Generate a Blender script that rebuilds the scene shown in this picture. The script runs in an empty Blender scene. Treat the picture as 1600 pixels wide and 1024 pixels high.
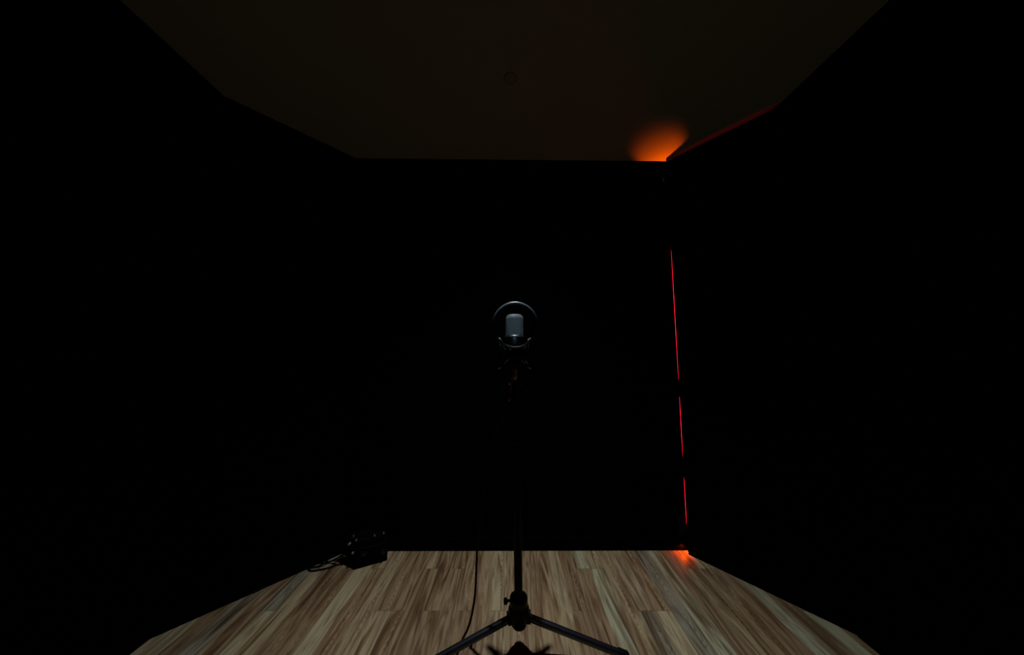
import bpy, bmesh, math, random
from mathutils import Vector, Matrix
random.seed(4)
PI = math.pi
SC = bpy.context.scene
C = SC.collection

# ------------------------------------------------------------------ camera, world, light, exposure
cd = bpy.data.cameras.new('camera'); cam = bpy.data.objects.new('camera', cd); C.objects.link(cam)
cd.sensor_width = 36.0; cd.lens = 10.35; cd.clip_start = 0.02
cam.location = (0, 0, 0.95); cam.rotation_euler = (math.radians(90 + 5.75), 0, 0)
SC.camera = cam
w = bpy.data.worlds.new('world'); SC.world = w; w.use_nodes = True
w.node_tree.nodes['Background'].inputs[0].default_value = (0, 0, 0, 1)
w.node_tree.nodes['Background'].inputs[1].default_value = 0.0
SC.view_settings.view_transform = 'Standard'; SC.view_settings.look = 'None'
SC.view_settings.exposure = 0.0; SC.view_settings.gamma = 1.0
SC.view_settings.use_curve_mapping = False
CEIL = 2.045
LAMP = (-0.005, 1.056)

def spot(name, loc, target, power, color, cone, blend, radius):
    l = bpy.data.lights.new(name, 'SPOT'); l.energy = power; l.color = color
    l.spot_size = math.radians(cone); l.spot_blend = blend; l.shadow_soft_size = radius
    o = bpy.data.objects.new(name, l); C.objects.link(o); o.location = loc
    o.rotation_euler = (Vector(target) - Vector(loc)).to_track_quat('-Z', 'Y').to_euler()
    return o
spot('ceiling_spot', (LAMP[0], LAMP[1], CEIL - 0.012), (0.0, 0.86, 0), 84.0, (0.88, 0.955, 0.965), 89, 1.0, 0.011)
spot('added_grille_fill', (0.02, -0.60, CEIL - 0.015), (0.009, 1.00, 1.060), 195.0, (0.60, 0.84, 1.0), 4.3, 0.35, 0.01)  # unseen fill spot, added to brighten the front of the microphone grille
spot('strip_top_light', (0.8475, 1.551, CEIL - 0.12), (0.805, 1.495, CEIL), 2.3, (1.0, 0.10, 0.0), 86, 0.55, 0.002)
spot('strip_foot_light', (0.842, 1.547, 0.034), (0.835, 1.542, 0), 0.55, (1.0, 0.095, 0.0), 146, 0.7, 0.003)

# ------------------------------------------------------------------ materials
def mat(name, color, rough=0.5, metal=0.0, spec=0.5, emit=None, strength=0.0, bump=None, coat=0.0):
    m = bpy.data.materials.new(name); m.use_nodes = True
    nt = m.node_tree; b = nt.nodes['Principled BSDF']
    b.inputs['Base Color'].default_value = (*color, 1)
    b.inputs['Roughness'].default_value = rough
    b.inputs['Metallic'].default_value = metal
    b.inputs['Specular IOR Level'].default_value = spec
    b.inputs['Coat Weight'].default_value = coat
    if emit:
        b.inputs['Emission Color'].default_value = (*emit, 1); b.inputs['Emission Strength'].default_value = strength
    tc = nt.nodes.new('ShaderNodeTexCoord')
    n = nt.nodes.new('ShaderNodeTexNoise'); nt.links.new(tc.outputs['Object'], n.inputs['Vector'])
    sc, st, var = bump or (60.0, 0.02, 0.1)
    n.inputs['Scale'].default_value = sc; n.inputs['Detail'].default_value = 3
    bp = nt.nodes.new('ShaderNodeBump'); bp.inputs['Strength'].default_value = st; bp.inputs['Distance'].default_value = 0.002
    nt.links.new(n.outputs['Fac'], bp.inputs['Height']); nt.links.new(bp.outputs['Normal'], b.inputs['Normal'])
    mr = nt.nodes.new('ShaderNodeMapRange'); mr.inputs['To Min'].default_value = rough * (1 - var); mr.inputs['To Max'].default_value = min(1, rough * (1 + var))
    nt.links.new(n.outputs['Fac'], mr.inputs['Value']); nt.links.new(mr.outputs['Result'], b.inputs['Roughness'])
    return m
M = {}
M['felt'] = mat('black_felt', (0.0006, 0.0006, 0.0007), 1.0, spec=0.0, bump=(180, 0.3, 0.0))
M['panel'] = mat('black_panel_felt', (0.0006, 0.0006, 0.0007), 1.0, spec=0.0, bump=(140, 0.3, 0.0))
M['backfelt'] = mat('back_wall_felt', (0.0006, 0.0008, 0.0012), 1.0, spec=0.0, bump=(180, 0.3, 0.0))
M['skirting'] = mat('black_skirting', (0.0010, 0.0010, 0.0012), 0.8, spec=0.02)
M['black_metal'] = mat('black_powder_metal', (0.002, 0.0022, 0.003), 0.35, spec=0.3)
M['pole'] = mat('black_matt_tube', (0.001, 0.001, 0.001), 0.5, spec=0.12)
M['leg'] = mat('black_leg_tube', (0.001, 0.003, 0.008), 0.34, spec=1.0, coat=0.0)
M['steel'] = mat('small_steel_parts', (0.55, 0.56, 0.58), 0.42, metal=1.0)
M['plastic'] = mat('black_plastic', (0.0015, 0.0015, 0.0018), 0.5, spec=0.12)
M['box'] = mat('box_plastic', (0.0012, 0.0012, 0.0015), 0.7, spec=0.03)
M['gloss'] = mat('black_gloss_plastic', (0.003, 0.003, 0.0035), 0.22, spec=0.4)
M['rubber'] = mat('black_rubber', (0.002, 0.002, 0.002), 0.7, spec=0.1)
M['grille'] = mat('silver_wire', (0.27, 0.30, 0.31), 0.55, metal=0.3)
M['core'] = mat('grille_core', (0.20, 0.21, 0.21), 0.9, spec=0.2)
M['chrome'] = mat('chrome', (0.9, 0.92, 0.94), 0.42, metal=1.0)
M['nickel'] = mat('nickel_connector', (0.42, 0.40, 0.34), 0.45, metal=0.25)
M['micbody'] = mat('black_mic_body', (0.002, 0.002, 0.0024), 0.4, spec=0.25)
M['cord'] = mat('black_elastic', (0.004, 0.004, 0.004), 0.8, spec=0.2)
M['cable'] = mat('black_cable', (0.0015, 0.0015, 0.0015), 0.6, spec=0.12)
M['dark_aperture'] = mat('lamp_aperture', (0.26, 0.24, 0.19), 0.8)
M['lampring'] = mat('lamp_ring', (0.22, 0.20, 0.16), 0.6)
M['strip_glow'] = mat('red_led_diffuser', (0.2, 0.01, 0.02), 0.5, emit=(1.0, 0.010, 0.032), strength=6.5)
M['cove_glow'] = mat('red_cove_diffuser', (0.2, 0.01, 0.01), 0.5, emit=(1.0, 0.02, 0.03), strength=0.8)
M['aluminium'] = mat('black_aluminium', (0.002, 0.002, 0.002), 0.6, spec=0.1)

def ceiling_mat():
    m = bpy.data.materials.new('ceiling_board'); m.use_nodes = True; nt = m.node_tree; N = nt.nodes.new; L = nt.links.new
    b = nt.nodes['Principled BSDF']; b.inputs['Roughness'].default_value = 0.9; b.inputs['Specular IOR Level'].default_value = 0.1
    tc = N('ShaderNodeTexCoord'); n = N('ShaderNodeTexNoise'); n.inputs['Scale'].default_value = 3.0; n.inputs['Detail'].default_value = 4
    L(tc.outputs['Object'], n.inputs['Vector'])
    r = N('ShaderNodeValToRGB'); L(n.outputs['Fac'], r.inputs['Fac'])
    r.color_ramp.elements[0].color = (0.285, 0.285, 0.22, 1); r.color_ramp.elements[1].color = (0.325, 0.325, 0.25, 1)
    L(r.outputs['Color'], b.inputs['Base Color'])
    n2 = N('ShaderNodeTexNoise'); n2.inputs['Scale'].default_value = 160; L(tc.outputs['Object'], n2.inputs['Vector'])
    bp = N('ShaderNodeBump'); bp.inputs['Strength'].default_value = 0.1; bp.inputs['Distance'].default_value = 0.001
    L(n2.outputs['Fac'], bp.inputs['Height']); L(bp.outputs['Normal'], b.inputs['Normal'])
    return m

def floor_mat():
    m = bpy.data.materials.new('strip_laminate'); m.use_nodes = True; nt = m.node_tree; N = nt.nodes.new; L = nt.links.new
    b = nt.nodes['Principled BSDF']
    def math_(op, a, c=None, d=None):
        n = N('ShaderNodeMath'); n.operation = op
        for i, v in enumerate((a, c, d)):
            if v is None: continue
            if isinstance(v, (int, float)): n.inputs[i].default_value = v
            else: L(v, n.inputs[i])
        return n.outputs[0]
    def comb(x, y, z=0.0):
        n = N('ShaderNodeCombineXYZ')
        for i, v in enumerate((x, y, z)):
            if isinstance(v, (int, float)): n.inputs[i].default_value = v
            else: L(v, n.inputs[i])
        return n.outputs[0]
    def white(v):
        n = N('ShaderNodeTexWhiteNoise'); n.noise_dimensions = '3D'; L(v, n.inputs['Vector']); return n
    def noise(v, scale, detail=3, rough=0.5, dist=0.0):
        n = N('ShaderNodeTexNoise'); n.inputs['Scale'].default_value = scale; n.inputs['Detail'].default_value = detail
        n.inputs['Roughness'].default_value = rough; n.inputs['Distortion'].default_value = dist; L(v, n.inputs['Vector']); return n.outputs['Fac']
    def ramp(f, stops, interp='LINEAR'):
        n = N('ShaderNodeValToRGB'); L(f, n.inputs['Fac']); cr = n.color_ramp; cr.interpolation = interp
        while len(cr.elements) < len(stops): cr.elements.new(0.5)
        for e, (p, c) in zip(cr.elements, stops): e.position = p; e.color = (*c, 1)
        return n.outputs['Color']
    def mix(f, a, c, mode='MIX'):
        n = N('ShaderNodeMix'); n.data_type = 'RGBA'; n.blend_type = mode
        if isinstance(f, (int, float)): n.inputs[0].default_value = f
        else: L(f, n.inputs[0])
        for i, v in ((6, a), (7, c)):
            if isinstance(v, tuple): n.inputs[i].default_value = (*v, 1)
            else: L(v, n.inputs[i])
        return n.outputs[2]
    tc = N('ShaderNodeTexCoord'); sp = N('ShaderNodeSeparateXYZ'); L(tc.outputs['Object'], sp.inputs[0])
    X, Y = sp.outputs[0], sp.outputs[1]
    SW, SL = 0.062, 0.2210
    xs = math_('DIVIDE', math_('ADD', X, 10.004), SW); col = math_('FLOOR', xs); fx = math_('FRACT', xs)
    ys = math_('DIVIDE', math_('ADD', Y, 8.846 - 1.435 + 1.105 - 0.001), SL); row = math_('FLOOR', ys)
    # strips run over one, two or three rows: even columns join rows in pairs, shifted per column
    off = math_('FLOOR', math_('MULTIPLY', white(comb(col, 3.7)).outputs['Value'], 3.0))
    shifted = math_('ADD', row, off)
    blk = math_('FLOOR', math_('DIVIDE', shifted, 3.0))
    cell = comb(col, blk, 1.3); wn = white(cell); rnd = wn.outputs['Value']
    wn2 = white(comb(col, blk, 9.1)); rnd2 = wn2.outputs['Value']
    base = ramp(rnd, [(0.0, (0.225, 0.155, 0.098)), (0.25, (0.30, 0.235, 0.155)), (0.45, (0.27, 0.195, 0.125)), (0.63, (0.335, 0.28, 0.19)), (0.84, (0.225, 0.205, 0.165)), (0.93, (0.32, 0.305, 0.225))], 'CONSTANT')
    # long wandering grain bands, different in every strip
    sh = math_('MULTIPLY', rnd, 37.0)
    gv = comb(math_('MULTIPLY', X, 19.0), math_('MULTIPLY', Y, 1.6), sh)
    g1 = noise(gv, 1.6, 3, 0.5, 0.9)
    gv2 = comb(math_('MULTIPLY', X, 34.0), math_('MULTIPLY', Y, 2.6), math_('MULTIPLY', rnd2, 50.0))
    g2 = noise(gv2, 2.2, 4, 0.6, 0.35)
    fine = noise(comb(math_('MULTIPLY', X, 420.0), math_('MULTIPLY', Y, 9.0), sh), 1.0, 2)
    band = ramp(g1, [(0.32, (0.36, 0.265, 0.19)), (0.43, (0.74, 0.635, 0.52)), (0.53, (1.18, 1.18, 1.08)), (0.66, (0.60, 0.53, 0.48))])
    c1 = mix(1.0, base, band, 'MULTIPLY')
    grey = ramp(g2, [(0.36, (0.62, 0.50, 0.42)), (0.50, (1.0, 1.0, 1.0)), (0.66, (1.12, 1.16, 1.18))])
    c2 = mix(0.65, c1, grey, 'MULTIPLY')
    # cathedral rings in some of the strips
    lx = math_('SUBTRACT', fx, math_('ADD', math_('MULTIPLY', rnd2, 0.5), 0.25))
    fy3 = math_('SUBTRACT', math_('DIVIDE', math_('ADD', Y, 8.846), 0.34), 0.0)
    ly = math_('SUBTRACT', math_('FRACT', math_('ADD', fy3, rnd)), 0.5)
    wob = noise(comb(math_('MULTIPLY', X, 14.0), math_('MULTIPLY', Y, 5.0), sh), 1.5, 2)
    rr = math_('ADD', math_('SQRT', math_('ADD', math_('MULTIPLY', math_('MULTIPLY', lx, lx), 1.3), math_('MULTIPLY', math_('MULTIPLY', ly, ly), 0.9))), math_('MULTIPLY', wob, 0.30))
    rings = math_('SINE', math_('MULTIPLY', rr, 85.0))
    rmask = math_('MULTIPLY', math_('GREATER_THAN', rnd2, 0.60), 0.75)
    rc = ramp(math_('ADD', math_('MULTIPLY', rings, 0.5), 0.5), [(0.0, (0.66, 0.58, 0.50)), (0.45, (1.0, 1.0, 1.0)), (1.0, (1.04, 1.04, 1.04))])
    c3 = mix(rmask, c2, mix(1.0, c2, rc, 'MULTIPLY'))
    fr = ramp(fine, [(0.35, (0.92, 0.90, 0.88)), (0.6, (1.03, 1.03, 1.03))])
    c4 = mix(1.0, c3, fr, 'MULTIPLY')
    # hairline joints between strips
    ex = math_('MINIMUM', fx, math_('SUBTRACT', 1.0, fx))
    jx = math_('LESS_THAN', ex, 0.012)
    fb = math_('FRACT', math_('DIVIDE', math_('ADD', shifted, math_('FRACT', ys)), 3.0))
    ey = math_('MINIMUM', fb, math_('SUBTRACT', 1.0, fb)); jy = math_('LESS_THAN', ey, 0.0016)
    j = math_('MULTIPLY', math_('MAXIMUM', math_('MULTIPLY', jx, 0.5), jy), 0.55)
    c5 = mix(j, c4, (0.05, 0.035, 0.025))
    L(c5, b.inputs['Base Color'])
    b.inputs['Roughness'].default_value = 0.55; b.inputs['Specular IOR Level'].default_value = 0.25
    bp = N('ShaderNodeBump'); bp.inputs['Strength'].default_value = 0.12; bp.inputs['Distance'].default_value = 0.0008
    L(math_('SUBTRACT', fine, j), bp.inputs['Height']); L(bp.outputs['Normal'], b.inputs['Normal'])
    return m

def mesh_fabric_mat():
    m = bpy.data.materials.new('nylon_mesh'); m.use_nodes = True; nt = m.node_tree; N = nt.nodes.new; L = nt.links.new
    b = nt.nodes['Principled BSDF']; b.inputs['Base Color'].default_value = (0.0006, 0.0006, 0.0008, 1); b.inputs['Roughness'].default_value = 1.0
    b.inputs['Specular IOR Level'].default_value = 0.0
    tc = N('ShaderNodeTexCoord'); ch = N('ShaderNodeTexVoronoi'); ch.inputs['Scale'].default_value = 900
    L(tc.outputs['Object'], ch.inputs['Vector'])
    mr = N('ShaderNodeMapRange'); mr.inputs['From Min'].default_value = 0.2; mr.inputs['From Max'].default_value = 0.5
    mr.inputs['To Min'].default_value = 0.10; mr.inputs['To Max'].default_value = 0.45
    L(ch.outputs['Distance'], mr.inputs['Value']); L(mr.outputs['Result'], b.inputs['Alpha'])
    return m
M['ceiling'] = ceiling_mat(); M['floor'] = floor_mat(); M['nylon'] = mesh_fabric_mat()

# ------------------------------------------------------------------ mesh helpers
def link(name, bm, m, parent=None, smooth=True, bevel=0.0):
    bmesh.ops.recalc_face_normals(bm, faces=bm.faces)
    me = bpy.data.meshes.new(name); bm.to_mesh(me); bm.free()
    if smooth:
        for p in me.polygons: p.use_smooth = True
        me.set_sharp_from_angle(angle=math.radians(35))
    me.materials.append(m)
    o = bpy.data.objects.new(name, me); C.objects.link(o)
    if parent: o.parent = parent
    if bevel:
        md = o.modifiers.new('bevel', 'BEVEL'); md.width = bevel; md.segments = 3; md.limit_method = 'ANGLE'; md.angle_limit = math.radians(40)
    return o
def frame(d):
    d = Vector(d).normalized(); a = Vector((0, 0, 1)) if abs(d.z) < 0.9 else Vector((1, 0, 0))
    u = d.cross(a).normalized(); return u, d.cross(u).normalized()
def lathe(bm, prof, base=(0, 0, 0), axis=(0, 0, 1), n=32):
    """prof: list of (radius, height along the axis); ends are closed"""
    base = Vector(base); ax = Vector(axis).normalized(); u, v = frame(ax); rings = []
    for r, h in prof:
        if r < 1e-6: rings.append([bm.verts.new(base + ax * h)])
        else: rings.append([bm.verts.new(base + ax * h + (u * math.cos(2*PI*i/n) + v * math.sin(2*PI*i/n)) * r) for i in range(n)])
    for a, b in zip(rings, rings[1:]):
        if len(a) == 1 and len(b) == 1: continue
        for i in range(n):
            j = (i + 1) % n
            if len(a) == 1: bm.faces.new((a[0], b[i], b[j]))
            elif len(b) == 1: bm.faces.new((a[i], a[j], b[0]))
            else: bm.faces.new((a[i], a[j], b[j], b[i]))
    if len(rings[0]) > 1: bm.faces.new(rings[0][::-1])
    if len(rings[-1]) > 1: bm.faces.new(rings[-1])
def cyl(bm, p0, p1, r, r1=None, n=24, b=0.0):
    p0, p1 = Vector(p0), Vector(p1); L = (p1 - p0).length; r1 = r if r1 is None else r1
    prof = [(r - b, 0), (r, b), (r1, L - b), (r1 - b, L)] if b else [(r, 0), (r1, L)]
    lathe(bm, prof, p0, p1 - p0, n)
def torus(bm, c, axis, R, r, n=64, k=10):
    c = Vector(c); ax = Vector(axis).normalized(); u, v = frame(ax); rings = []
    for i in range(n):
        t = 2*PI*i/n; d = u * math.cos(t) + v * math.sin(t)
        rings.append([bm.verts.new(c + d * (R + r*math.cos(2*PI*j/k)) + ax * (r*math.sin(2*PI*j/k))) for j in range(k)])
    for i in range(n):
        a, b = rings[i], rings[(i+1) % n]
        for j in range(k): bm.faces.new((a[j], a[(j+1) % k], b[(j+1) % k], b[j]))
def smooth_path(pts, sub=8):
    P = [Vector(p) for p in pts]; out = []
    for i in range(len(P) - 1):
        p0 = P[max(i-1, 0)]; p1 = P[i]; p2 = P[i+1]; p3 = P[min(i+2, len(P)-1)]
        for s in range(sub):
            t = s / sub
            out.append(0.5 * ((2*p1) + (p2-p0)*t + (2*p0-5*p1+4*p2-p3)*t*t + (-p0+3*p1-3*p2+p3)*t**3))
    out.append(P[-1]); return out
def tube(bm, pts, r, n=10):
    P = [Vector(p) for p in pts]; rings = []; u = None
    for i, p in enumerate(P):
        d = (P[min(i+1, len(P)-1)] - P[max(i-1, 0)]).normalized()
        if u is None: u = frame(d)[0]
        else: u = (u - d * u.dot(d)).normalized()
        v = d.cross(u)
        rings.append([bm.verts.new(p + (u*math.cos(2*PI*j/n) + v*math.sin(2*PI*j/n)) * r) for j in range(n)])
    for a, b in zip(rings, rings[1:]):
        for j in range(n): bm.faces.new((a[j], a[(j+1) % n], b[(j+1) % n], b[j]))
    bm.faces.new(rings[0][::-1]); bm.faces.new(rings[-1])
def hexa(bm, lo, hi):
    """lo, hi: matching polygons (lists of 3D points)"""
    a = [bm.verts.new(p) for p in lo]; b = [bm.verts.new(p) for p in hi]; n = len(a)
    bm.faces.new(a[::-1]); bm.faces.new(b)
    for i in range(n): bm.faces.new((a[i], a[(i+1) % n], b[(i+1) % n], b[i]))
def box(bm, c, s, rz=0.0):
    m = Matrix.Translation(c) @ Matrix.Rotation(rz, 4, 'Z') @ Matrix.Diagonal((*s, 1))
    bmesh.ops.create_cube(bm, size=1.0, matrix=m)
def ball(bm, c, r, s=(1, 1, 1)):
    bmesh.ops.create_uvsphere(bm, u_segments=16, v_segments=10, radius=r, matrix=Matrix.Translation(c) @ Matrix.Diagonal((*s, 1)))
def B(): return bmesh.new()
def thing(name, label, cat, loc=(0, 0, 0), rot=(0, 0, 0), group=None):
    o = bpy.data.objects.new(name, None); C.objects.link(o); o.location = loc; o.rotation_euler = rot
    o.empty_display_size = 0.05
    return tag(o, label, cat, group)
def tag(o, label, cat, group=None):
    o['label'] = label; o['category'] = cat
    if group: o['group'] = group
    return o
def struct(name, bm, m, **k):
    o = link(name, bm, m, smooth=False, **k); o['kind'] = 'structure'; return o

# ------------------------------------------------------------------ the booth
# inner outline (x, y) at the floor and at the ceiling, counter-clockwise from back right
FL = [(0.838, 1.566), (-0.812, 1.560), (-1.236, 1.100), (-1.222, -0.80), (-0.85, -1.25), (0.85, -1.25), (1.182, -0.80), (1.190, 1.106)]
TP = [(0.848, 1.551), (-0.863, 1.526), (-1.213, 1.136), (-1.180, -0.80), (-0.85, -1.25), (0.85, -1.25), (1.160, -0.80), (1.163, 1.150)]
big = [(1.6, 1.9), (-1.6, 1.9), (-1.6, -1.5), (1.6, -1.5)]
b = B(); hexa(b, [(x, y, -0.06) for x, y in big], [(x, y, 0) for x, y in big]); struct('floor', b, M['floor'])
b = B(); hexa(b, [(x, y, CEIL) for x, y in big], [(x, y, CEIL + 0.05) for x, y in big])
ceil_o = struct('ceiling', b, M['ceiling'])
b = B(); hexa(b, [(-0.0005, 0.6, CEIL - 0.0012), (0.0010, 0.6, CEIL - 0.0012), (-0.0345, 1.552, CEIL - 0.0012), (-0.036, 1.552, CEIL - 0.0012)],
              [(-0.0005, 0.6, CEIL + 0.002), (0.0010, 0.6, CEIL + 0.002), (-0.0345, 1.552, CEIL + 0.002), (-0.036, 1.552, CEIL + 0.002)])
struct('trim_1', b, mat('seam_strip', (0.26, 0.255, 0.19), 0.9))
NAMES = ['wall_back', 'wall_back_left', 'wall_left', 'wall_front_left', 'wall_front', 'wall_front_right', 'wall_right', 'wall_back_right']
def outward(a, c):
    d = Vector((c[0]-a[0], c[1]-a[1])).normalized(); return Vector((d.y, -d.x))     # the outline is traced clockwise seen from outside
def wall_slab(bm, fa, fb, ta, tb, t, shift=0.0, z0=0.0, z1=CEIL):
    n = -outward(fa, fb) if True else None
    # points outward: test with the room's centre
    mid = Vector(((fa[0]+fb[0])/2, (fa[1]+fb[1])/2)); 
    if n.dot(mid - Vector((0, 0.1))) < 0: n = -n
    def q(p, s, z): return (p[0] + n.x*s, p[1] + n.y*s, z)
    hexa(bm, [q(fa, shift, z0), q(fb, shift, z0), q(fb, shift+t, z0), q(fa, shift+t, z0)],
             [q(ta, shift, z1), q(tb, shift, z1), q(tb, shift+t, z1), q(ta, shift+t, z1)])
    return n
for i, nm in enumerate(NAMES):
    j = (i + 1) % 8; b = B()
    if nm == 'wall_back_right':
        wall_slab(b, FL[i], FL[j], TP[i], TP[j], 0.05, 0.12)
    elif nm == 'wall_back':
        f0 = (1.25, FL[0][1] + 0.003); t0 = (1.25, TP[0][1] + 0.006)
        wall_slab(b, f0, FL[1], t0, TP[1], 0.05)
    elif nm == 'wall_right':
        d = (Vector(FL[7]) - Vector(FL[6])).normalized() * 0.2
        wall_slab(b, FL[6], (FL[7][0], FL[7][1] + 0.2), TP[6], (TP[7][0], TP[7][1] + 0.2), 0.05)
    else:
        wall_slab(b, FL[i], FL[j], TP[i], TP[j], 0.05)
    struct(nm, b, M['backfelt'] if nm == 'wall_back' else M['felt'])
# skirting boards
for k, (i, nm) in enumerate([(0, 'back'), (1, 'back_left'), (2, 'left'), (6, 'right'), (3, 'front_left'), (4, 'front'), (5, 'front_right')]):
    j = (i + 1) % 8; b = B(); a, c = FL[i], FL[j]
    if nm == 'back': a = (0.874, FL[0][1])
    wall_slab(b, a, c, a, c, 0.011, -0.011, 0.0, 0.060)
    struct('baseboard_' + nm, b, M['skirting'], bevel=0.002)

b = B(); hexa(b, [(0.832, 1.5653, 0.06), (0.8775, 1.5653, 0.06), (0.8775, 1.572, 0.06), (0.832, 1.572, 0.06)], [(0.832, 1.5525, 1.70), (0.8775, 1.5525, 1.70), (0.8775, 1.559, 1.70), (0.832, 1.559, 1.70)])  # paler strip added on the black wall to catch the red strip's glow
struct('added_glow_catcher', b, mat('glow_catcher_grey', (0.010, 0.009, 0.009), 0.9, spec=0.0))
# acoustic panel standing clear of the back right wall: a gap at its left edge and above it
E0 = Vector((0.8530, 1.5270)); E1 = Vector((1.186, 1.108)); T0 = Vector((0.8530, 1.5270)); T1 = Vector((1.166, 1.148))
dd = (E1 - E0).normalized(); nn = Vector((dd.y, -dd.x)); nn = nn if nn.dot(E0) > 0 else -nn
b = B()
def P3(p, z, s=0.0): return (p.x + nn.x*s, p.y + nn.y*s, z)
hexa(b, [P3(E0, 0.0), P3(E1, 0.0), P3(E1, 0.0, 0.020), P3(E0, 0.0, 0.020)], [P3(T0, CEIL-0.018), P3(T1, CEIL-0.018), P3(T1, CEIL-0.018, 0.020), P3(T0, CEIL-0.018, 0.020)])
s_ = 0.014  # corner stop added up to the ceiling to block the orange glow's right side
hexa(b, [P3(T0, CEIL-0.018), P3(T0 + dd*s_, CEIL-0.018), P3(T0 + dd*s_, CEIL-0.018, 0.008), P3(T0, CEIL-0.018, 0.008)], [P3(T0, CEIL), P3(T0 + dd*s_, CEIL), P3(T0 + dd*s_, CEIL, 0.008), P3(T0, CEIL, 0.008)])
pn = link('acoustic_panel', b, M['panel'], smooth=False)
tag(pn, 'tall black acoustic panel covering the right back corner, red light leaking around its edges', 'acoustic panel')

# red light strip standing on the back wall, just behind the panel's edge
t = thing('led_strip', 'thin vertical red light strip glowing in the right back corner', 'light strip', (0.862, 1.555, 0.0))
def wall_y(z): return 1.5673 + (1.5513 - 1.5673) * z / CEIL
lo, hi = 0.07, CEIL - 0.20
def sx_(z): return 0.853 + (wall_y(z) - 0.004 - 1.527) * 0.5586 - 0.862     # x of the strip's near edge, set back behind the panel's edge
b = B()
def rq(z): return [(sx_(z)+0.0006, wall_y(z)-1.555-0.003, z), (sx_(z)+0.0116, wall_y(z)-1.555-0.003, z), (sx_(z)+0.0116, wall_y(z)-1.555+0.001, z), (sx_(z)+0.0006, wall_y(z)-1.555+0.001, z)]
hexa(b, rq(lo), rq(hi))
link('mounting_rail', b, M['aluminium'], t, smooth=False)
for z0, z1 in ((0.112, 0.356), (0.430, 0.756), (0.810, 1.550)):
    b = B(); pts = []
    m_ = 24
    for k in range(m_ + 1):
        z = z0 + (z1 - z0) * k / m_
        vis = -0.0006 + 0.0008 * math.sin(PI*k/m_)**0.5
        pts.append((sx_(z) + 0.0042 - vis, wall_y(z) - 1.555 - 0.004, z))
    tube(b, pts, 0.0042, 10)
    link('diffuser', b, M['strip_glow'], t)
# short end housings that throw light on the ceiling and the floor
for (zc, hh) in ((CEIL - 0.185, 0.05), (0.078, 0.016)):
    b = B()
    yy = wall_y(zc) - 1.555
    for (cx, cy, sx, sy) in ((-0.0145, yy-0.0105, 0.014, 0.001), (-0.0145, yy-0.0005, 0.014, 0.001), (-0.0215, yy-0.0055, 0.001, 0.011), (-0.0075, yy-0.0055, 0.001, 0.011)):
        box(b, (cx, cy, zc), (sx, sy, hh))
    box(b, (-0.0145, yy-0.0055, zc + (-hh/2 if zc > 1 else hh/2)), (0.015, 0.011, 0.001))
    link('end_housing', b, M['aluminium'], t, smooth=False)
# cove strip hidden behind the top of the panel
t = thing('cove_light', 'dim red light strip lying along the ceiling behind the right corner panel', 'light strip', (T0.x, T0.y, CEIL - 0.032))
cn = nn * 0.040; d2 = (T1 - T0)
b = B(); tube(b, [(cn.x + d2.x*s, cn.y + d2.y*s, 0) for s in (0.03, 0.98)], 0.0045, 10); link('diffuser', b, M['cove_glow'], t)
b = B(); tube(b, [(cn.x*1.0 + d2.x*s, cn.y*1.0 + d2.y*s, -0.008) for s in (0.03, 0.98)], 0.006, 8); link('mounting_rail', b, M['aluminium'], t)

# ceiling downlight
t = thing('ceiling_downlight', 'tiny round downlight in the ceiling above the microphone', 'downlight', (LAMP[0], LAMP[1], CEIL))
b = B(); torus(b, (0, 0, -0.0015), (0, 0, 1), 0.024, 0.003, 48, 8); link('ring', b, M['lampring'], t)
b = B(); lathe(b, [(0.0225, -0.003), (0.0225, -0.001)], n=32); link('lens', b, M['dark_aperture'], t)

# ------------------------------------------------------------------ microphone stand
SX, SY = 0.0245, 1.044
LEAN = -0.0165
st = thing('microphone_stand', 'black tripod microphone stand in the middle of the wooden floor', 'microphone stand', (SX, SY, 0.0), (0, LEAN, 0))
b = B(); cyl(b, (0, 0, 0.10), (0, 0, 0.735), 0.0136, n=32); link('lower_tube', b, M['pole'], st)
b = B(); cyl(b, (0, 0, 0.70), (0, 0, 0.868), 0.0085, n=24); link('upper_tube', b, M['black_metal'], st)
b = B()
lathe(b, [(0.0145, 0.655), (0.0185, 0.659), (0.0195, 0.67), (0.0175, 0.70), (0.0195, 0.728), (0.0190, 0.737), (0.0165, 0.740), (0.0100, 0.742)], n=32)
link('height_clutch', b, M['plastic'], st)
b = B(); lathe(b, [(0.0275, 0.150), (0.0292, 0.152), (0.0292, 0.170), (0.0272, 0.1735), (0.0160, 0.1735)], n=40)
link('collar', b, M['black_metal'], st)
b = B(); lathe(b, [(0.0235, 0.094), (0.0258, 0.098), (0.0268, 0.106), (0.0330, 0.113), (0.0355, 0.124), (0.0340, 0.138), (0.0300, 0.148), (0.0285, 0.152)], n=40)
link('hub', b, M['plastic'], st)
b = B(); lathe(b, [(0.012, 0.0), (0.0215, 0.003), (0.0245, 0.008), (0.0250, 0.014)], (0, 0, 0.083), n=32); link('end_cap', b, M['rubber'], st)
b = B(); cyl(b, (-0.026, -0.004, 0.164), (-0.040, -0.006, 0.164), 0.004); lathe(b, [(0.005, 0), (0.0085, 0.002), (0.0095, 0.006), (0.0085, 0.012), (0.004, 0.013)], (-0.036, -0.006, 0.164), (-1, -0.1, 0), 18)
link('lock_knob', b, M['plastic'], st)
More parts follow.
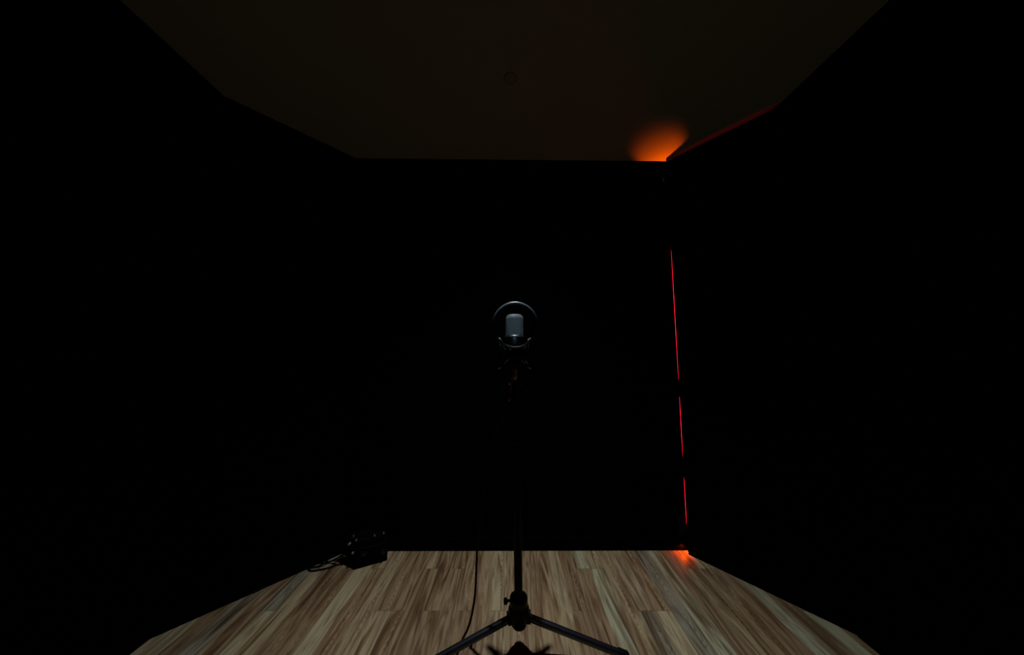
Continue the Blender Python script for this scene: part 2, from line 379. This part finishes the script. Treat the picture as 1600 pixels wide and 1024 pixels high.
def leg(az, R, z1=0.014, z0=0.113):
    a = math.radians(az); d = Vector((math.cos(a), math.sin(a), 0))
    p0 = d * (0.026 if R > 0.1 else R) + Vector((0, 0, z0)); p1 = d * R + Vector((0, 0, z1)); u = (p1 - p0).normalized()
    b = B(); cyl(b, p0, p1, 0.0108, n=28, b=0.001); o = link('leg', b, M['leg'], st)
    b = B(); q = p1 - u * 0.022
    lathe(b, [(0.0108, 0), (0.0130, 0.001), (0.0134, 0.004), (0.0134, 0.028), (0.011, 0.033), (0.004, 0.034)], q, u, 24)
    link('rubber_foot', b, M['rubber'], o)
leg(-4.0, 0.330); leg(191, 0.330)
leg(90.0, 0.0255, 0.450, 0.128)      # the third leg is folded up behind the tube
# fork-shaped lugs that hold the legs
b = B()
for az in (-4.0, 191, 90.0):
    a = math.radians(az); c_ = Vector((math.cos(a), math.sin(a), 0)) * 0.031 + Vector((0, 0, 0.113))
    for s in (-1, 1):
        n_ = Vector((-math.sin(a), math.cos(a), 0)) * 0.0125 * s
        box(b, c_ + n_, (0.014, 0.003, 0.024), a)
    n2 = Vector((-math.sin(a), math.cos(a), 0)); cyl(b, c_ - n2*0.016, c_ + n2*0.016, 0.0035, n=12)
link('leg_lugs', b, M['plastic'], st, smooth=False, bevel=0.001)

# ------------------------------------------------------------------ microphone (hangs in the shock mount, in front of the pole)
MX, MY = 0.0088, 1.020
mc = thing('microphone', 'large condenser microphone with a silver mesh head and black body, hung in the shock mount', 'microphone', (MX, MY, 0.0))
R0 = 0.0300; zb, zt = 1.0235, 1.097
b = B()
prof = [(R0, zb + 0.003 + i*0.0021) for i in range(0, 28)]
zs = prof[-1][1]
def dome(a): return (R0 - 0.012 + 0.012*math.cos(a), zs + (zt - zs)*math.sin(a))
for r, z in prof: torus(b, (0, 0, z), (0, 0, 1), r, 0.00062, 56, 5)
for k in range(1, 7):
    r, z = dome(k * PI/2/6); torus(b, (0, 0, z), (0, 0, 1), r, 0.00062, 48, 5)
for r in (0.015, 0.012, 0.009, 0.006, 0.003): torus(b, (0, 0, zt), (0, 0, 1), r, 0.0006, 36, 5)
for k in range(56):
    a = 2*PI*k/56; ca, sa = math.cos(a), math.sin(a)
    pts = [(R0*ca, R0*sa, zb + 0.002), (R0*ca, R0*sa, zs)] + [(dome(q*PI/8)[0]*ca, dome(q*PI/8)[0]*sa, dome(q*PI/8)[1]) for q in range(1, 5)] + [(0.004*ca, 0.004*sa, zt)]
    tube(b, pts, 0.00050, 5)
gr = link('grille', b, M['grille'], mc); gr['label'] = 'silver wire mesh grille'
b = B(); lathe(b, [(R0-0.0022, zb), (R0-0.0022, zs)] + [(dome(q*PI/8)[0]-0.0018, dome(q*PI/8)[1]-0.0018) for q in range(1, 5)] + [(0, zt-0.0018)], n=48); link('grille_lining', b, M['core'], gr)
b = B(); lathe(b, [(0.0300, zb-0.0055), (0.0322, zb-0.0048), (0.0328, zb-0.0028), (0.0325, zb-0.0005), (0.0315, zb+0.0018), (0.0300, zb+0.0034)], n=56)
cr = link('trim_ring', b, M['chrome'], mc); cr['label'] = 'polished chrome ring'
b = B(); lathe(b, [(0.010, 0.9145), (0.0185, 0.916), (0.0235, 0.919), (0.0255, 0.925), (0.0262, 0.94), (0.0300, 0.985), (0.0302, zb-0.005), (0.029, zb-0.003)], n=48)
link('body', b, M['micbody'], mc)
b = B(); lathe(b, [(0.0036, 0), (0.0036, 0.0014), (0.0030, 0.0018), (0, 0.0018)], (-0.001, -0.0298, 1.009), (0, -1, 0), 24)
bd = link('badge', b, mat('badge_metal', (0.10, 0.10, 0.10), 0.5, metal=1.0), mc); bd.scale = (1, 1, 1); bd['label'] = 'small silver badge'
b = B(); cyl(b, (0, 0, 0.9100), (0, 0, 0.9165), 0.0150, n=32, b=0.001); link('base_ring', b, M['black_metal'], mc)

# ------------------------------------------------------------------ shock mount
sm = thing('shock_mount', 'black spider shock mount with elastic cords gripping the microphone body', 'shock mount', (MX, MY, 0.0))
AZ = [40, 140, 220, 320]
RO = 0.0700
for az in AZ:
    a = math.radians(az); d = Vector((math.cos(a), math.sin(a), 0))
    b = B()
    pts = [d*(RO-0.004) + Vector((0, 0, 1.010)), d*(RO+0.001) + Vector((0, 0, 1.005)), d*(RO-0.003) + Vector((0, 0, 0.99)), d*(RO-0.008) + Vector((0, 0, 0.963)), d*(RO-0.003) + Vector((0, 0, 0.934)), d*(RO+0.001) + Vector((0, 0, 0.920)), d*(RO-0.004) + Vector((0, 0, 0.915))]
    tube(b, smooth_path(pts, 5), 0.0028, 10)
    ar = link('arm', b, M['gloss'], sm)
    b = B(); box(b, d*(RO*0.5 + 0.014) + Vector((0, 0, 0.962)), (RO - 0.036, 0.012, 0.0035), a); link('spoke', b, M['plastic'], sm, smooth=False)
    b = B(); cyl(b, d*(RO-0.013) + Vector((0, 0, 0.951)), d*(RO-0.013) + Vector((0, 0, 0.973)), 0.0033, n=12); link('spoke_clip', b, M['gloss'], ar)
    for z in (1.0105, 0.9145):
        b = B(); ball(b, d*(RO-0.004) + Vector((0, 0, z)), 0.0042, (1, 1, 0.8)); hk = link('cord_hook', b, M['steel'], ar)
b = B()
for z in (0.975, 0.945):
    torus(b, (0, 0, z), (0, 0, 1), 0.0312, 0.0020, 56, 8)
for k in range(8):
    a = 2*PI*k/8 + 0.39; d = Vector((math.cos(a), math.sin(a), 0)); cyl(b, d*0.0318 + Vector((0, 0, 0.945)), d*0.0318 + Vector((0, 0, 0.975)), 0.0018, n=8)
    ball(b, d*0.0350 + Vector((0, 0, 0.975)), 0.0028); ball(b, d*0.0350 + Vector((0, 0, 0.945)), 0.0028)
link('inner_cage', b, M['gloss'], sm)
for zo, zi in ((1.0105, 0.975), (0.9145, 0.945)):
    for az in AZ:
        a = math.radians(az); p = Vector((math.cos(a), math.sin(a), 0))*(RO-0.004) + Vector((0, 0, zo))
        for s in (-0.42, 0.42):
            q = Vector((math.cos(a+s), math.sin(a+s), 0))*0.035 + Vector((0, 0, zi))
            b = B(); cyl(b, p, q, 0.0011, n=8); link('elastic_cord', b, M['cord'], sm)
b = B()   # bracket down to the stand's thread
tube(b, smooth_path([(0, 0.034, 0.950), (0.001, 0.040, 0.93), (0.002, 0.038, 0.908), (0.003, 0.025, 0.892)], 6), 0.0048, 12)
lathe(b, [(0.011, 0), (0.0125, 0.002), (0.0125, 0.022), (0.010, 0.026)], (0.0030, SY-MY, 0.868), n=24)
link('swivel_bracket', b, M['plastic'], sm)
b = B(); lathe(b, [(0.004, 0), (0.008, 0.002), (0.009, 0.008), (0.006, 0.012)], (-0.009, SY-MY-0.004, 0.861), (-1, -0.4, 0.1), 16); link('swivel_knob', b, M['steel'], sm)

# ------------------------------------------------------------------ pop filter in front of the microphone
PX, PZ, PY = 0.0105, 1.0560, 0.962
pf = thing('pop_filter', 'round black pop filter screen on a gooseneck in front of the microphone', 'pop filter', (PX, PY, PZ))
b = B(); torus(b, (0, 0, 0), (0.0, 1, 0.0), 0.0742, 0.0032, 96, 10); ri = link('hoop', b, mat('hoop_gloss', (0.004, 0.004, 0.005), 0.30, spec=0.9), pf)
b = B(); torus(b, (0, 0.0065, 0), (0, 1, 0), 0.0725, 0.0028, 96, 8); link('rear_hoop', b, M['black_metal'], ri)
b = B(); lathe(b, [(0.0725, -0.0006), (0.0725, 0.0006)], (0, 0, 0), (0, 1, 0), 64); link('mesh_screen', b, M['nylon'], pf)
b = B()
cl = Vector((SX - 0.0145 - 0.012, SY + 0.0, 0.815)) - Vector((PX, PY, PZ))
tube(b, smooth_path([(-0.002, 0.002, -0.073), (-0.004, 0.004, -0.10), (-0.008, 0.016, -0.15), (-0.014, 0.040, -0.20), (-0.018, 0.068, -0.235), cl + Vector((-0.004, 0, 0.012)), cl], 6), 0.0042, 12)
link('gooseneck', b, M['black_metal'], pf)
b = B(); box(b, cl + Vector((0.004, 0, -0.006)), (0.022, 0.026, 0.030)); link('clamp', b, M['plastic'], pf, smooth=False, bevel=0.003)
b = B(); lathe(b, [(0.003, 0), (0.003, 0.006), (0.0075, 0.007), (0.0085, 0.012), (0.0070, 0.018), (0.003, 0.019)], cl + Vector((-0.004, -0.012, -0.008)), (-0.35, -1, 0.25), 18); link('clamp_screw', b, M['steel'], pf)

# ------------------------------------------------------------------ microphone cable
mcab = thing('microphone_cable', 'black cable hanging from the microphone down to the floor beside the stand', 'cable', (MX, MY, 0.9095))
b = B(); lathe(b, [(0.0085, 0), (0.0085, -0.018), (0.0092, -0.019), (0.0092, -0.028), (0.0075, -0.033), (0.0060, -0.037)], n=28)
pl = link('plug', b, M['nickel'], mcab); pl['label'] = 'dull metal connector'
b = B(); lathe(b, [(0.0058, 0), (0.0040, -0.018)], (0, 0, -0.037), n=16); link('strain_relief', b, M['rubber'], mcab)
pts = [(MX, MY, 0.872), (MX-0.001, MY-0.002, 0.84), (-0.006, 1.014, 0.790), (-0.042, 1.030, 0.720), (-0.072, 1.045, 0.639), (-0.100, 1.06, 0.47), (-0.117, 1.066, 0.308), (-0.1215, 1.072, 0.20), (-0.126, 1.078, 0.142), (-0.136, 1.084, 0.083), (-0.150, 1.090, 0.036), (-0.166, 1.080, 0.012), (-0.177, 1.035, 0.0042), (-0.186, 0.96, 0.0042), (-0.21, 0.84, 0.0042), (-0.27, 0.66, 0.0042), (-0.36, 0.42, 0.0042), (-0.42, 0.10, 0.0042)]
b = B(); tube(b, [p - Vector((MX, MY, 0.9095)) for p in smooth_path(pts, 8)], 0.0037, 12); link('cord', b, M['cable'], mcab)

# ------------------------------------------------------------------ small black unit on the floor by the back left corner
ux = thing('headphone_amplifier', 'small black audio box with glossy knobs standing on the floor by the back left corner', 'audio box', (-0.708, 1.421, 0.0))
foot = [(0, 0), (0.123, 0.062), (0.098, 0.108), (-0.035, 0.106), (-0.082, 0.042)]
def scaled(poly, s, c=(0.02, 0.06)): return [(c[0] + (x-c[0])*s, c[1] + (y-c[1])*s) for x, y in poly]
b = B(); hexa(b, [(x, y, 0.002) for x, y in foot], [(x, y, 0.083) for x, y in foot]); link('body', b, M['box'], ux, smooth=False, bevel=0.003)
b = B(); f2 = scaled(foot, 0.97); f3 = scaled(foot, 0.90)
hexa(b, [(x, y, 0.085) for x, y in f2], [(x, y, 0.118) for x, y in f3]); link('lid', b, M['box'], ux, smooth=False, bevel=0.004)
b = B(); tube(b, [(0.030, 0.0115, 0.084), (0.092, 0.0435, 0.084)], 0.0018, 8); link('front_edge_trim', b, M['gloss'], ux)
nrm = Vector((0.062, -0.123, 0)).normalized()
for (s, z) in ((0.27, 0.060), (0.86, 0.046)):
    p = Vector((0.123*s, 0.062*s, z))
    b = B(); lathe(b, [(0.0105, -0.002), (0.0115, 0.003), (0.009, 0.004), (0.009, 0.006)], p, nrm, 28); kb = link('knob', b, M['gloss'], ux)
    b = B(); lathe(b, [(0.006, 0.004), (0.0068, 0.014), (0.005, 0.017)], p, nrm, 20); link('knob_cap', b, M['gloss'], kb)
for (x, y) in ((-0.002, 0.012), (0.066, 0.045), (0.100, 0.064), (-0.030, 0.040)):
    b = B(); lathe(b, [(0.0042, 0.116), (0.0042, 0.122), (0.0032, 0.1245), (0, 0.1255)], (x, y, 0), n=16); link('button', b, M['steel'], ux)
sd = Vector((-0.42, -0.90, 0)).normalized()
for k, (s, z) in enumerate(((0.12, 0.070), (0.42, 0.100), (0.70, 0.044))):
    p = Vector((-0.082*s, 0.042*s, z)); b = B(); lathe(b, [(0.0058, -0.003), (0.0058, 0.003), (0.0036, 0.004), (0.0036, 0.0075), (0, 0.009)], p, sd, 16); link('socket', b, M['steel'], ux)
for k, pts in enumerate([
    [(-0.770, 1.458, 0.043), (-0.790, 1.448, 0.040), (-0.825, 1.462, 0.016), (-0.862, 1.462, 0.0045), (-0.905, 1.458, 0.0042), (-0.922, 1.440, 0.0042), (-0.897, 1.412, 0.0042), (-0.84, 1.424, 0.0042), (-0.802, 1.447, 0.0042), (-0.768, 1.475, 0.0042)],
    [(-0.772, 1.470, 0.060), (-0.80, 1.475, 0.052), (-0.835, 1.468, 0.030), (-0.862, 1.444, 0.010), (-0.895, 1.4325, 0.0042), (-0.935, 1.418, 0.0042), (-0.985, 1.365, 0.0042), (-1.045, 1.29, 0.0042)]]):
    o = None
    b = B(); base = Vector(pts[0]); tube(b, [p - base for p in smooth_path(pts, 7)], 0.0034, 10)
    o = link('audio_cable', b, M['cable']); o.location = base
    tag(o, ['thin black cable looping back under the audio box at the back left corner', 'thin black cable running from the audio box along the left wall'][k], 'cable')
